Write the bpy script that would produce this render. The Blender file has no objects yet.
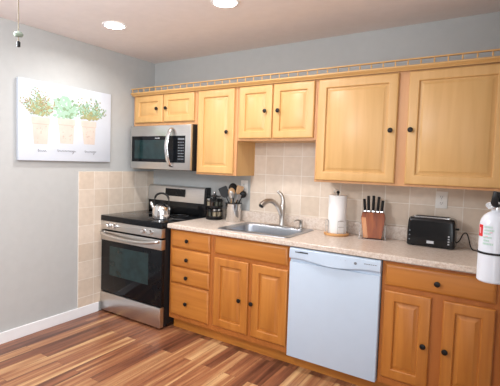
import bpy, bmesh, math, random
from mathutils import Vector, Matrix, Euler
C = bpy.context.scene.collection
S = bpy.context.scene
PI = math.pi
rnd = random.Random(7)

# ------------------------------------------------------------------ camera
def rot(yaw, pit, rol):
    f = Vector((-math.sin(yaw)*math.cos(pit), math.cos(yaw)*math.cos(pit), math.sin(pit)))
    r = Vector((math.cos(yaw), math.sin(yaw), 0)); u = r.cross(f)
    r2 = r*math.cos(rol)+u*math.sin(rol); u2 = -r*math.sin(rol)+u*math.cos(rol)
    return Matrix((r2, u2, -f)).transposed()
cam = bpy.data.cameras.new('camera'); camo = bpy.data.objects.new('camera', cam); C.objects.link(camo)
M4 = rot(0.604741555, -0.0590403217, 0.0279967333).to_4x4(); M4.translation = (3.1531579, -3.27958772, 1.44670652)
camo.matrix_world = M4
cam.sensor_width = 36; cam.lens = 416.276*36/500; cam.shift_x = 29.674/500; cam.shift_y = -6.04/500
cam.clip_start = .05
S.camera = camo
# ------------------------------------------------------------------ world, lights, exposure
w = bpy.data.worlds.new('world'); S.world = w; w.use_nodes = True
w.node_tree.nodes['Background'].inputs[0].default_value = (.95, .97, 1, 1)
w.node_tree.nodes['Background'].inputs[1].default_value = 0.6
S.view_settings.view_transform = 'Standard'; S.view_settings.look = 'None'
S.view_settings.gamma = 1; S.view_settings.use_curve_mapping = False
S.view_settings.exposure = 0.6
def area(name, loc, rotn, sx, sy, power, col, shape='RECTANGLE', spread=PI):
    l = bpy.data.lights.new(name, 'AREA'); l.shape = shape; l.size = sx; l.size_y = sy
    l.energy = power; l.color = col; l.spread = spread
    o = bpy.data.objects.new(name, l); C.objects.link(o); o.location = loc; o.rotation_euler = rotn
    return o
# daylight through the glass door and the window of the room behind the camera
area('daylight_rear', (4.1, -5.5, 1.3), (PI/2, 0, 0), 1.7, 1.9, 46, (.86, .94, 1))
area('daylight_side', (5.15, -3.9, 1.45), (PI/2, 0, PI/2), 1.8, 1.6, 34, (.88, .95, 1))
ZC = 2.472
# fill lamp added to brighten ceiling and walls, near the pull chain's unseen fan
fl = bpy.data.lights.new('fill_lamp', 'POINT'); fl.energy = 54; fl.shadow_soft_size = .2; fl.color = (.90, .955, 1)
flo = bpy.data.objects.new('fill_lamp', fl); C.objects.link(flo); flo.location = (1.42, -2.75, 1.98)
CANS = [(.61, -1.085), (1.60, -1.035)]
for i, (x, y) in enumerate(CANS):
    area('can_lamp', (x, y, ZC-.022), (0, 0, 0), .15, .15, 7, (1, .98, .96), 'DISK', math.radians(160))

# ------------------------------------------------------------------ materials
def srgb(r, g, b):
    f = lambda c: c/255/12.92 if c/255 <= .04045 else ((c/255+.055)/1.055)**2.4
    return (f(r), f(g), f(b), 1)
class NT:
    def __init__(s, name):
        s.m = bpy.data.materials.new(name); s.m.use_nodes = True; s.t = s.m.node_tree
        s.b = s.t.nodes['Principled BSDF']
    def n(s, typ, **kw):
        x = s.t.nodes.new(typ)
        for k, v in kw.items():
            if k in x.inputs: x.inputs[k].default_value = v
            else: setattr(x, k, v)
        return x
    def l(s, a, b): s.t.links.new(a, b)
    def coords(s, scale=(1, 1, 1), jitter=False, rotz=0):
        tc = s.n('ShaderNodeTexCoord'); mp = s.n('ShaderNodeMapping')
        mp.inputs['Scale'].default_value = scale; mp.inputs['Rotation'].default_value = (0, 0, rotz)
        src = tc.outputs['Object']
        if jitter:
            oi = s.n('ShaderNodeObjectInfo'); ml = s.n('ShaderNodeMath', operation='MULTIPLY'); ml.inputs[1].default_value = 37.
            s.l(oi.outputs['Random'], ml.inputs[0])
            va = s.n('ShaderNodeVectorMath', operation='ADD'); s.l(src, va.inputs[0]); s.l(ml.outputs[0], va.inputs[1]); src = va.outputs[0]
        s.l(src, mp.inputs[0]); return mp.outputs[0]
    def ramp(s, fac, stops):
        r = s.n('ShaderNodeValToRGB'); e = r.color_ramp.elements
        e[0].position, e[0].color = stops[0]; e[1].position, e[1].color = stops[-1]
        for p, c in stops[1:-1]:
            k = e.new(p); k.color = c
        s.l(fac, r.inputs[0]); return r.outputs[0]
    def bump(s, h, strength, dist=.01):
        b = s.n('ShaderNodeBump'); b.inputs['Strength'].default_value = strength; b.inputs['Distance'].default_value = dist
        s.l(h, b.inputs['Height']); s.l(b.outputs[0], s.b.inputs['Normal'])
def flat(name, col, rough=.5, metal=0, noise=.0, emit=None, coat=0, spec=None):
    t = NT(name); t.b.inputs['Roughness'].default_value = rough; t.b.inputs['Metallic'].default_value = metal
    n = t.n('ShaderNodeTexNoise'); n.inputs['Scale'].default_value = 14
    t.l(t.coords(), n.inputs['Vector'])
    k = noise
    a = tuple(max(0, c*(1-k)) for c in col[:3])+(1,); b = tuple(min(1, c*(1+k)) for c in col[:3])+(1,)
    t.l(t.ramp(n.outputs[0], [(.35, a), (.65, b)]), t.b.inputs['Base Color'])
    t.b.inputs['Coat Weight'].default_value = coat
    if spec is not None: t.b.inputs['Specular IOR Level'].default_value = spec
    if emit: t.b.inputs['Emission Color'].default_value = emit[0]; t.b.inputs['Emission Strength'].default_value = emit[1]
    return t.m
def wood(name, scale, c0, c1, c2, rough=.46):
    t = NT(name); v = t.coords(scale, jitter=True)
    n = t.n('ShaderNodeTexNoise'); n.inputs['Scale'].default_value = 1; n.inputs['Detail'].default_value = 5; n.inputs['Distortion'].default_value = .6
    t.l(v, n.inputs['Vector'])
    t.l(t.ramp(n.outputs[0], [(.3, c0), (.5, c1), (.72, c2)]), t.b.inputs['Base Color'])
    t.b.inputs['Roughness'].default_value = rough; t.b.inputs['Coat Weight'].default_value = .2; t.b.inputs['Coat Roughness'].default_value = .3
    return t.m
def brushed(name, col, rough=.3, scale=(2, 2, 160)):
    t = NT(name); n = t.n('ShaderNodeTexNoise'); n.inputs['Scale'].default_value = 3; n.inputs['Detail'].default_value = 3
    t.l(t.coords(scale), n.inputs['Vector'])
    t.l(t.ramp(n.outputs[0], [(.3, tuple(c*.9 for c in col[:3])+(1,)), (.7, col)]), t.b.inputs['Base Color'])
    t.b.inputs['Metallic'].default_value = 1; t.b.inputs['Roughness'].default_value = rough
    t.b.inputs['Anisotropic'].default_value = .4
    return t.m
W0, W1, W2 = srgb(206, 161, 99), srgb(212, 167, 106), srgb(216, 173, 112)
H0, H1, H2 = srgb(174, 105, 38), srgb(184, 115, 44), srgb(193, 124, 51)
M = {}
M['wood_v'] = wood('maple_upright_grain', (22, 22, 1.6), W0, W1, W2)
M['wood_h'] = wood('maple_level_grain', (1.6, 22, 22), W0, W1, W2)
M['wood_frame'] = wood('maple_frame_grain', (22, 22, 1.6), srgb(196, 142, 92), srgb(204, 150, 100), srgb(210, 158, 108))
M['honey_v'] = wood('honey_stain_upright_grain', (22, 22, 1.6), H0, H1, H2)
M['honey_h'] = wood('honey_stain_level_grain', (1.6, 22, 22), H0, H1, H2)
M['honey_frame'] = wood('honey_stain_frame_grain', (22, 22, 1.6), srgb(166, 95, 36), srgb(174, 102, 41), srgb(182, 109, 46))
M['wall'] = flat('wall_paint', srgb(182, 183, 182), .85, noise=.015)
M['ceiling'] = flat('ceiling_paint', srgb(234, 226, 224), .9, noise=.015)
M['trim'] = flat('white_trim_paint', srgb(236, 236, 238), .4, noise=.01)
M['steel'] = brushed('brushed_stainless_steel', (.66, .645, .63, 1), .3)
M['steel_dark'] = brushed('dark_stainless_steel', (.36, .36, .37, 1), .35)
M['crock_steel'] = brushed('polished_crock_steel', (.70, .70, .70, 1), .17)
M['sink'] = brushed('satin_sink_steel', (.46, .48, .52, 1), .32, (40, 40, 4))
M['chrome'] = flat('polished_chrome', (.82, .82, .83, 1), .12, 1)
M['nickel'] = flat('brushed_nickel', (.52, .49, .46, 1), .28, 1)
M['black_gloss'] = flat('black_gloss', (.008, .008, .009, 1), .1, noise=.1, spec=.35)
M['black_glass'] = flat('black_glass', (.006, .007, .009, 1), .08, noise=.1, spec=.22)
M['oven_glass'] = flat('tinted_oven_glass', (.012, .03, .032, 1), .08, noise=.2, spec=.5)
M['black'] = flat('black_satin', (.010, .010, .011, 1), .45, noise=.1, spec=.3)
M['black_matte'] = flat('black_matte', (.02, .02, .021, 1), .7, noise=.1)
M['knob'] = flat('oil_rubbed_bronze', (.012, .009, .008, 1), .4, .2, noise=.2, spec=.3)
M['white_app'] = flat('white_appliance_enamel', srgb(192, 207, 224), .4, noise=.008)
M['grey_mark'] = flat('grey_printing', srgb(120, 125, 132), .5)
M['dark_mark'] = flat('dark_printing', srgb(45, 48, 52), .5)
M['pale_mark'] = flat('pale_printing', srgb(190, 192, 196), .5)
M['white_plastic'] = flat('white_plastic', srgb(232, 230, 226), .4)
M['plate'] = flat('ivory_outlet_plastic', srgb(236, 233, 228), .4)
M['paper'] = flat('paper_towel', srgb(244, 243, 242), .95, noise=.02)
M['ext_white'] = flat('white_cylinder_paint', srgb(216, 220, 228), .25)
M['red'] = flat('red_label', srgb(206, 24, 28), .5)
M['green_mark'] = flat('green_label_print', srgb(178, 208, 194), .6)
M['pink_mark'] = flat('pink_label_print', srgb(226, 176, 184), .6)
M['lens'] = flat('lamp_lens', (1, 1, 1, 1), .5, emit=((1, .95, .88, 1), 14))
M['canvas'] = flat('white_canvas', srgb(206, 212, 222), .85, noise=.01)
M['pot'] = flat('painted_terracotta', srgb(206, 192, 182), .9, noise=.05)
M['pot_dark'] = flat('painted_terracotta_shade', srgb(192, 172, 160), .9, noise=.05)
M['leaf_mint'] = flat('painted_mint_leaf', srgb(158, 190, 168), .9, noise=.06)
M['leaf_sage'] = flat('painted_sage_leaf', srgb(132, 158, 126), .9, noise=.06)
M['leaf_olive'] = flat('painted_olive_leaf', srgb(162, 158, 112), .9, noise=.06)
M['leaf_brown'] = flat('painted_brown_stem', srgb(150, 128, 98), .9, noise=.06)
M['ink'] = flat('grey_ink', srgb(140, 140, 148), .9)
M['block_wood'] = wood('knife_block_wood', (30, 30, 3), srgb(112, 50, 14), srgb(142, 68, 20), srgb(168, 88, 30), .6)
M['block_wood_light'] = wood('pale_block_wood', (30, 30, 3), srgb(186, 116, 58), srgb(200, 130, 70), srgb(212, 146, 84), .35)
M['bamboo'] = wood('round_bamboo_board', (5, 40, 40), srgb(196, 140, 84), srgb(212, 158, 100), srgb(222, 172, 114), .4)
M['spoon_wood'] = wood('wooden_spoon', (30, 30, 4), srgb(182, 140, 96), srgb(200, 158, 112), srgb(212, 172, 126), .5)
M['spice_a'] = flat('pale_spice', srgb(150, 136, 112), .3, noise=.3)
M['spice_b'] = flat('green_spice', srgb(60, 60, 48), .3, noise=.3)
M['spice_c'] = flat('brown_spice', srgb(64, 46, 36), .3, noise=.3)
M['bead'] = flat('green_glass_bead', srgb(150, 165, 150), .15)
M['brass'] = flat('aged_brass_chain', (.20, .16, .11, 1), .5, .6)

def counter_mat():
    t = NT('speckled_beige_laminate'); v = t.coords()
    a = t.n('ShaderNodeTexNoise'); a.inputs['Scale'].default_value = 60; a.inputs['Detail'].default_value = 4
    b = t.n('ShaderNodeTexVoronoi'); b.inputs['Scale'].default_value = 170
    t.l(v, a.inputs[0]); t.l(v, b.inputs['Vector'])
    c1 = t.ramp(a.outputs[0], [(.33, srgb(190, 168, 150)), (.5, srgb(214, 198, 184)), (.68, srgb(226, 214, 204))])
    c2 = t.ramp(b.outputs['Color'], [(.0, srgb(178, 154, 136)), (.45, srgb(218, 204, 192)), (1, srgb(230, 220, 210))])
    mx = t.n('ShaderNodeMix', data_type='RGBA'); mx.inputs[0].default_value = .45
    t.l(c1, mx.inputs[6]); t.l(c2, mx.inputs[7]); t.l(mx.outputs[2], t.b.inputs['Base Color'])
    t.b.inputs['Roughness'].default_value = .3
    return t.m
M['counter'] = counter_mat()

def tile_mat(name, swz, offs):
    # swz: which object axis runs along the wall ('X' or 'Y'); tiles 0.17 wide, 0.165 high
    t = NT(name); tc = t.n('ShaderNodeTexCoord'); sp = t.n('ShaderNodeSeparateXYZ'); cb = t.n('ShaderNodeCombineXYZ')
    t.l(tc.outputs['Object'], sp.inputs[0]); t.l(sp.outputs[swz], cb.inputs[0]); t.l(sp.outputs['Z'], cb.inputs[1])
    ad = t.n('ShaderNodeVectorMath', operation='ADD'); ad.inputs[1].default_value = offs; t.l(cb.outputs[0], ad.inputs[0])
    br = t.n('ShaderNodeTexBrick'); br.offset = 0; br.squash = 1
    br.inputs['Scale'].default_value = 1; br.inputs['Brick Width'].default_value = .17; br.inputs['Row Height'].default_value = .165
    br.inputs['Mortar Size'].default_value = .003; br.inputs['Mortar Smooth'].default_value = .4; br.inputs['Bias'].default_value = 0
    br.inputs['Color1'].default_value = srgb(214, 196, 177); br.inputs['Color2'].default_value = srgb(225, 210, 194)
    br.inputs['Mortar'].default_value = srgb(238, 230, 220)
    t.l(ad.outputs[0], br.inputs[0])
    n = t.n('ShaderNodeTexNoise'); n.inputs['Scale'].default_value = 22; n.inputs['Detail'].default_value = 4
    t.l(tc.outputs['Object'], n.inputs[0])
    r = t.ramp(n.outputs[0], [(.3, (.91, .90, .89, 1)), (.7, (1, 1, 1, 1))])
    mx = t.n('ShaderNodeMix', data_type='RGBA', blend_type='MULTIPLY'); mx.inputs[0].default_value = 1
    t.l(br.outputs[0], mx.inputs[6]); t.l(r, mx.inputs[7]); t.l(mx.outputs[2], t.b.inputs['Base Color'])
    t.b.inputs['Roughness'].default_value = .38
    iv = t.n('ShaderNodeMath', operation='SUBTRACT'); iv.inputs[0].default_value = 1; t.l(br.outputs['Fac'], iv.inputs[1])
    t.bump(iv.outputs[0], .35, .003)
    return t.m
M['tile_left'] = tile_mat('beige_wall_tile_left', 'Y', (.95, -.0125+.0, 0))
M['tile_back'] = tile_mat('beige_wall_tile_back', 'X', (-.02, -.030, 0))

def floor_mat():
    t = NT('laminate_wood_planks'); tc = t.n('ShaderNodeTexCoord'); mp = t.n('ShaderNodeMapping')
    mp.inputs['Rotation'].default_value = (0, 0, PI/2); t.l(tc.outputs['Object'], mp.inputs[0])
    def brick(wd, hg, mort):
        br = t.n('ShaderNodeTexBrick'); br.offset = .37; br.offset_frequency = 2
        br.inputs['Scale'].default_value = 1; br.inputs['Brick Width'].default_value = wd; br.inputs['Row Height'].default_value = hg
        br.inputs['Mortar Size'].default_value = mort; br.inputs['Mortar Smooth'].default_value = .1; br.inputs['Bias'].default_value = 0
        br.inputs['Color1'].default_value = (0, 0, 0, 1); br.inputs['Color2'].default_value = (1, 1, 1, 1); br.inputs['Mortar'].default_value = (.1, .1, .1, 1)
        t.l(mp.outputs[0], br.inputs[0]); return br
    br = brick(.95, .095, .0008)
    ms = t.n('ShaderNodeMapping'); ms.inputs['Scale'].default_value = (27, 1.0, 1); t.l(tc.outputs['Object'], ms.inputs[0])
    # shift the streaks from plank to plank
    sc = t.n('ShaderNodeVectorMath', operation='SCALE'); sc.inputs['Scale'].default_value = 9.; t.l(br.outputs['Color'], sc.inputs[0])
    ad = t.n('ShaderNodeVectorMath', operation='ADD'); t.l(ms.outputs[0], ad.inputs[0]); t.l(sc.outputs[0], ad.inputs[1])
    n = t.n('ShaderNodeTexNoise'); n.inputs['Scale'].default_value = 1.; n.inputs['Detail'].default_value = 3; n.inputs['Roughness'].default_value = .5; n.inputs['Distortion'].default_value = .35
    t.l(ad.outputs[0], n.inputs[0])
    mxf = t.n('ShaderNodeMix', data_type='FLOAT'); mxf.inputs[0].default_value = .3
    t.l(n.outputs[0], mxf.inputs[2]); t.l(br.outputs['Color'], mxf.inputs[3])
    c = t.ramp(mxf.outputs[0], [(.27, srgb(92, 56, 42)), (.39, srgb(130, 82, 60)), (.50, srgb(160, 105, 73)), (.58, srgb(182, 132, 92)), (.70, srgb(216, 174, 126))])
    n2 = t.n('ShaderNodeTexNoise'); n2.inputs['Scale'].default_value = 1; n2.inputs['Detail'].default_value = 4
    m2 = t.n('ShaderNodeMapping'); m2.inputs['Scale'].default_value = (120, 5, 1); t.l(tc.outputs['Object'], m2.inputs[0]); t.l(m2.outputs[0], n2.inputs[0])
    r2 = t.ramp(n2.outputs[0], [(.3, (.78, .76, .74, 1)), (.65, (1, 1, 1, 1))])
    mx = t.n('ShaderNodeMix', data_type='RGBA', blend_type='MULTIPLY'); mx.inputs[0].default_value = 1
    t.l(c, mx.inputs[6]); t.l(r2, mx.inputs[7])
    dk = t.n('ShaderNodeMix', data_type='RGBA'); t.l(br.outputs['Fac'], dk.inputs[0]); t.l(mx.outputs[2], dk.inputs[6]); dk.inputs[7].default_value = srgb(70, 42, 30)
    t.l(dk.outputs[2], t.b.inputs['Base Color']); t.b.inputs['Roughness'].default_value = .3
    return t.m
M['floor'] = floor_mat()

# ------------------------------------------------------------------ helpers
def BM(): return bmesh.new()
def box(bm, x0, x1, y0, y1, z0, z1, bev=0, seg=2, mi=0):
    vs = [bm.verts.new((x, y, z)) for x in (x0, x1) for y in (y0, y1) for z in (z0, z1)]
    fs = [bm.faces.new([vs[i] for i in q]) for q in ((0, 1, 3, 2), (4, 6, 7, 5), (0, 4, 5, 1), (2, 3, 7, 6), (0, 2, 6, 4), (1, 5, 7, 3))]
    for f in fs: f.material_index = mi
    if bev:
        es = list({e for f in fs for e in f.edges})
        r = bmesh.ops.bevel(bm, geom=es, offset=bev, segments=seg, affect='EDGES', profile=.5)
        for f in r['faces']: f.material_index = mi
    return vs
def loft(bm, loops, cap0=True, cap1=True, mi=0):
    rs = [[bm.verts.new(p) for p in L] for L in loops]; n = len(rs[0])
    for a, b in zip(rs, rs[1:]):
        for i in range(n):
            f = bm.faces.new((a[i], a[(i+1) % n], b[(i+1) % n], b[i])); f.material_index = mi
    if cap0: bm.faces.new(rs[0][::-1]).material_index = mi
    if cap1: bm.faces.new(rs[-1]).material_index = mi
    return rs
def lathe(bm, prof, c=(0, 0, 0), seg=24, axis='z', mi=0, sx=1, sy=1):
    loops = []
    for r, z in prof:
        L = []
        for i in range(seg):
            a = 2*PI*i/seg; x, y = r*math.cos(a)*sx, r*math.sin(a)*sy
            p = {'z': (x, y, z), 'y': (x, -z, y), 'x': (z, x, y)}[axis]   # 'y': z runs towards -y
            L.append((c[0]+p[0], c[1]+p[1], c[2]+p[2]))
        loops.append(L)
    loft(bm, loops, mi=mi)
def tube(bm, pts, r, seg=10, mi=0, flat_=1.0):
    pts = [Vector(p) for p in pts]; rr = r if isinstance(r, (list, tuple)) else [r]*len(pts)
    t0 = (pts[1]-pts[0]).normalized(); ref = Vector((0, 0, 1)) if abs(t0.z) < .9 else Vector((1, 0, 0))
    nrm = (ref-t0*ref.dot(t0)).normalized(); loops = []
    for i, p in enumerate(pts):
        t = (pts[min(i+1, len(pts)-1)]-pts[max(i-1, 0)]).normalized()
        nrm = (nrm-t*nrm.dot(t)).normalized(); bi = t.cross(nrm)
        loops.append([p+(nrm*math.cos(2*PI*k/seg)*flat_+bi*math.sin(2*PI*k/seg))*rr[i] for k in range(seg)])
    loft(bm, loops, mi=mi)
def spline(ps, n=6):
    ps = [Vector(p) for p in ps]; P = [ps[0]]+ps+[ps[-1]]; out = []
    for i in range(1, len(P)-2):
        a, b, c, d = P[i-1:i+3]
        for k in range(n):
            t = k/n
            out.append(.5*((2*b)+(c-a)*t+(2*a-5*b+4*c-d)*t*t+(3*b-a-3*c+d)*t**3))
    out.append(ps[-1]); return out
def rrect(x0, x1, y0, y1, r, z, seg=5):
    L = []
    for cx, cy, a0 in ((x1-r, y1-r, 0), (x0+r, y1-r, 90), (x0+r, y0+r, 180), (x1-r, y0+r, 270)):
        for k in range(seg+1):
            a = math.radians(a0+90*k/seg); L.append((cx+r*math.cos(a), cy+r*math.sin(a), z))
    return L
def finish(name, bm, mats, parent=None, loc=None, smooth=35):
    """one mesh object; vertices are given in world space and stored relative to the thing's base"""
    o_ = Vector(loc) if loc is not None else (parent['_o'] if False else Vector((0, 0, 0)))
    me = bpy.data.meshes.new(name)
    bmesh.ops.recalc_face_normals(bm, faces=bm.faces)
    bm.to_mesh(me); bm.free()
    for m in (mats if isinstance(mats, (list, tuple)) else [mats]): me.materials.append(m)
    if smooth:
        me.polygons.foreach_set('use_smooth', [True]*len(me.polygons)); me.set_sharp_from_angle(angle=math.radians(smooth))
    o = bpy.data.objects.new(name, me); C.objects.link(o)
    return o
ORG = {}
def thing(name, label, cat, loc, group=None):
    o = bpy.data.objects.new(name, None); C.objects.link(o); o.location = loc; o.empty_display_size = .1
    o['label'] = label; o['category'] = cat
    if group: o['group'] = group
    ORG[o] = Vector(loc); return o
def part(name, bm, mats, parent, label=None, smooth=35, stuff=False):
    org = ORG[parent]
    bmesh.ops.translate(bm, verts=bm.verts, vec=-org)
    o = finish(name, bm, mats, smooth=smooth); o.parent = parent; ORG[o] = org
    if label: o['label'] = label
    if stuff: o['kind'] = 'stuff'
    return o
def solo(name, bm, mats, label, cat, loc, group=None, smooth=35):
    bmesh.ops.translate(bm, verts=bm.verts, vec=-Vector(loc))
    o = finish(name, bm, mats, smooth=smooth); o.location = loc; o['label'] = label; o['category'] = cat
    if group: o['group'] = group
    ORG[o] = Vector(loc); return o
def struct(name, bm, mat):
    o = finish(name, bm, mat, smooth=0); o['kind'] = 'structure'; return o
def dup(root, loc, label, group=None):
    r = root.copy(); C.objects.link(r); r.location = loc; r['label'] = label
    if group: r['group'] = group
    for ch in list(root.children):
        c = ch.copy(); C.objects.link(c); c.parent = r
        for g in list(ch.children):
            d = g.copy(); C.objects.link(d); d.parent = c
    return r

# ------------------------------------------------------------------ the setting
X1, Y1 = 5.2, -5.6
PX = 3.185                                              # face of the short wall at the end of the counter
bm = BM(); box(bm, -.1, X1, Y1, .1, -.1, 0); struct('floor', bm, M['floor'])
bm = BM(); box(bm, -.1, X1+.1, Y1-.1, .1, ZC, ZC+.1); struct('ceiling', bm, M['ceiling'])
bm = BM(); box(bm, -.1, 0, Y1, .1, 0, ZC); struct('wall_left', bm, M['wall'])
bm = BM(); box(bm, 0, X1, 0, .1, 0, ZC); struct('wall_back', bm, M['wall'])
bm = BM(); box(bm, PX, PX+.12, -1.95, 0, 0, ZC); struct('wall_right', bm, M['wall'])
bm = BM()
box(bm, 0, 3.25, Y1-.1, Y1, 0, ZC); box(bm, 4.95, X1, Y1-.1, Y1, 0, ZC); box(bm, 3.25, 4.95, Y1-.1, Y1, 0, .3); box(bm, 3.25, 4.95, Y1-.1, Y1, 2.3, ZC)
struct('wall_rear', bm, M['wall'])
bm = BM()
box(bm, X1, X1+.1, Y1, -4.8, 0, ZC); box(bm, X1, X1+.1, -3., .1, 0, ZC); box(bm, X1, X1+.1, -4.8, -3., 0, .65); box(bm, X1, X1+.1, -4.8, -3., 2.25, ZC)
struct('wall_far_right', bm, M['wall'])
bm = BM()
box(bm, 0, .016, Y1, -.72, 0, .09, .004); struct('baseboard_left', bm, M['trim'])
bm = BM(); box(bm, 0, .009, -.95, 0, .09, 1.33, .002); struct('trim_1', bm, M['tile_left'])
bm = BM(); box(bm, 1.225, PX, -.009, 0, 1.0, 1.7, .002); struct('trim_2', bm, M['tile_back'])

# ------------------------------------------------------------------ kitchen cabinets
def panel_loops(x0, x1, y, z0, z1, seq):
    # seq: (inset, depth out of y towards the viewer)
    return [[(x0+i, y-d, z0+i), (x1-i, y-d, z0+i), (x1-i, y-d, z1-i), (x0+i, y-d, z1-i)] for i, d in seq]
def door_bm(x0, x1, y, z0, z1, fw=.062, t=.02, pw=.027):
    bm = BM()
    seq = [(0, 0), (0, t-.007), (.002, t-.004), (.007, t-.001), (.011, t), (fw-.004, t), (fw, t-.003), (fw+.003, t-.015), (fw+.006, t-.015),
           (fw+pw, t-.002), (fw+pw+.002, t-.001)]
    loft(bm, panel_loops(x0, x1, y, z0, z1, seq)); return bm
def slab_bm(x0, x1, y, z0, z1, t=.02):
    bm = BM(); loft(bm, panel_loops(x0, x1, y, z0, z1, [(0, 0), (0, t-.012), (.003, t-.009), (.013, t-.001), (.018, t)])); return bm
KNOB = None
def knob(parent, x, y, z):
    global KNOB
    if KNOB is None:
        bm = BM(); lathe(bm, [(.006, 0), (.0055, .010), (.009, .0125), (.0155, .016), (.017, .020), (.0155, .0245), (.009, .0275), (.002, .028)], seg=20, axis='y')
        KNOB = finish('knob', bm, M['knob']); o = KNOB
    else:
        o = KNOB.copy(); C.objects.link(o)
    o.parent = parent; o.location = Vector((x, y, z))-ORG[parent]; return o
def cabinet(name, label, x0, x1, y, z0, z1, fronts, yback=-.002):
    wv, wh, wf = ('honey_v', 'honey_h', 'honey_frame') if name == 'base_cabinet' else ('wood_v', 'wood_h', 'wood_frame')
    """fronts: (kind, x0, x1, z0, z1, knobx, knobz)"""
    t = thing(name, label, 'cabinet', ((x0+x1)/2, yback, z0))
    bm = BM(); box(bm, x0, x1, y+.02, yback, z0, z1, .0015, 1); part('body', bm, M[wv], t)
    bm = BM(); xs = [x0, x1]
    # face frame as stiles and rails round the openings
    b0, b1 = min(f[1] for f in fronts), max(f[2] for f in fronts)
    box(bm, x0, b0+.012, y, y+.02, z0, z1, .001, 1); box(bm, b1-.012, x1, y, y+.02, z0, z1, .001, 1)
    zs = sorted({(f[3], f[4]) for f in fronts})
    edges = [z0]+[v for a in zs for v in a]+[z1]
    for a, b in zip(edges[::2], edges[1::2]):
        lo = a-.012 if a != z0 else a; hi = b+.012 if b != z1 else b
        box(bm, b0+.012, b1-.012, y, y+.02, lo, hi)
    rows = {}
    for f in fronts: rows.setdefault((f[3], f[4]), []).append(f)
    for (za, zb), fs in rows.items():
        fs.sort(key=lambda f: f[1])
        for a, b in zip(fs, fs[1:]): box(bm, a[2]-.012, b[1]+.012, y, y+.02, za+.012, zb-.012)
    part('face_frame', bm, M[wf], t)
    for k, xa, xb, za, zb, kx, kz in fronts:
        if k == 'door':
            d = part('door', door_bm(xa, xb, y-.0005, za, zb), M[wv], t)
        elif k == 'small':
            d = part('door', door_bm(xa, xb, y-.0005, za, zb, .058, .02, .027), M[wv], t)
        else:
            d = part('drawer' if k == 'drawer' else 'false_drawer_front', slab_bm(xa, xb, y-.0005, za, zb), M[wh], t)
        if kx is not None: knob(d, kx, y-.0195, kz)
    return t
UY = -.315; UZ1 = 2.09
cabinet('wall_cabinet', 'short maple wall cabinet with two doors above the microwave', .03, .834, UY, 1.782, UZ1,
        [('small', .060, .426, 1.812, 2.07, .362, 1.941), ('small', .438, .806, 1.812, 2.07, .48, 1.940)])
cabinet('wall_cabinet', 'narrow tall single-door maple wall cabinet right of the microwave', .836, 1.262, UY, 1.335, UZ1,
        [('door', .853, 1.235, 1.350, 2.07, 1.174, 1.705)])
cabinet('wall_cabinet', 'short two-door maple wall cabinet above the sink', 1.264, 1.955, UY, 1.63, UZ1,
        [('small', 1.284, 1.590, 1.648, 2.07, 1.535, 1.864), ('small', 1.600, 1.940, 1.648, 2.07, 1.649, 1.862)])
cabinet('wall_cabinet', 'large tall maple wall cabinet with two wide doors above toaster and knife block', 1.957, PX-.002, UY, 1.322, UZ1,
        [('door', 1.970, 2.524, 1.338, 2.07, 2.488, 1.691), ('door', 2.588, 3.135, 1.338, 2.07, 2.612, 1.692)])
BY = -.605; BZ0 = .10; BZ1 = .876
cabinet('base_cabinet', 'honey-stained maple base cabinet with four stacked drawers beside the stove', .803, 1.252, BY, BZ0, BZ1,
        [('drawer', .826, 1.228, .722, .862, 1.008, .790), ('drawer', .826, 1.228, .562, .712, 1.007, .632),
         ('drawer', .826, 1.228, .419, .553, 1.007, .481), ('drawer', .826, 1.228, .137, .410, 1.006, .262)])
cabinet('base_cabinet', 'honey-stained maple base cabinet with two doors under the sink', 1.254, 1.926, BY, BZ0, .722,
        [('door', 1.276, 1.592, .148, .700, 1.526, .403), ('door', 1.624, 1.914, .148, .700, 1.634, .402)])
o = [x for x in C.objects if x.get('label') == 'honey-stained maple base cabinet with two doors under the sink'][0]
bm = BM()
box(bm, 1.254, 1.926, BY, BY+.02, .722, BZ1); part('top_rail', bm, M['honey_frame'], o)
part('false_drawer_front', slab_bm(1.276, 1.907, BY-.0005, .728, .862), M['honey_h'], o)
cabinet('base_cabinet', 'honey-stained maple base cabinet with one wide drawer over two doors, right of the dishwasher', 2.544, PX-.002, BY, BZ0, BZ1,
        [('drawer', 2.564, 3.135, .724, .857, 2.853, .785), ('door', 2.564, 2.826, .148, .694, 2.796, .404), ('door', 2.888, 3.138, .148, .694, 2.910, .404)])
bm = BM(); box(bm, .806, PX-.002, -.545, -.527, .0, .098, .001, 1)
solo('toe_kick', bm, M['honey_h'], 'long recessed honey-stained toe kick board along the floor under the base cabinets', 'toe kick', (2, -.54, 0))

# crown and gallery rail on the wall cabinets
bm = BM(); cx0, cx1 = .028, PX-.004
prof = [(-.335, 2.076), (-.341, 2.076), (-.343, 2.081), (-.350, 2.085), (-.358, 2.091), (-.362, 2.095), (-.365, 2.096), (-.365, 2.102), (-.300, 2.102), (-.300, 2.0905), (-.335, 2.0905)]
loft(bm, [[(x, y, z) for y, z in prof] for x in (cx0, cx1)])
solo('crown_moulding', bm, M['wood_h'], 'maple crown moulding along the top of all the wall cabinets', 'moulding', (cx0, -.33, 2.09))
g = thing('gallery_rail', 'thin maple gallery rail with small turned spindles on top of the wall cabinets', 'rail', (cx0, -.352, 2.102))
bm = BM(); box(bm, cx0, cx1, -.361, -.343, 2.102, 2.107, .001, 1); part('bottom_rail', bm, M['wood_h'], g)
bm = BM(); box(bm, cx0, cx1, -.362, -.342, 2.139, 2.148, .002, 2); part('top_rail', bm, M['wood_h'], g)
bm = BM(); lathe(bm, [(.0055, 0), (.0035, .003), (.0035, .006), (.0065, .014), (.0045, .022), (.0035, .026), (.0055, .0325)], seg=8)
sp0 = None
x = .043
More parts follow.
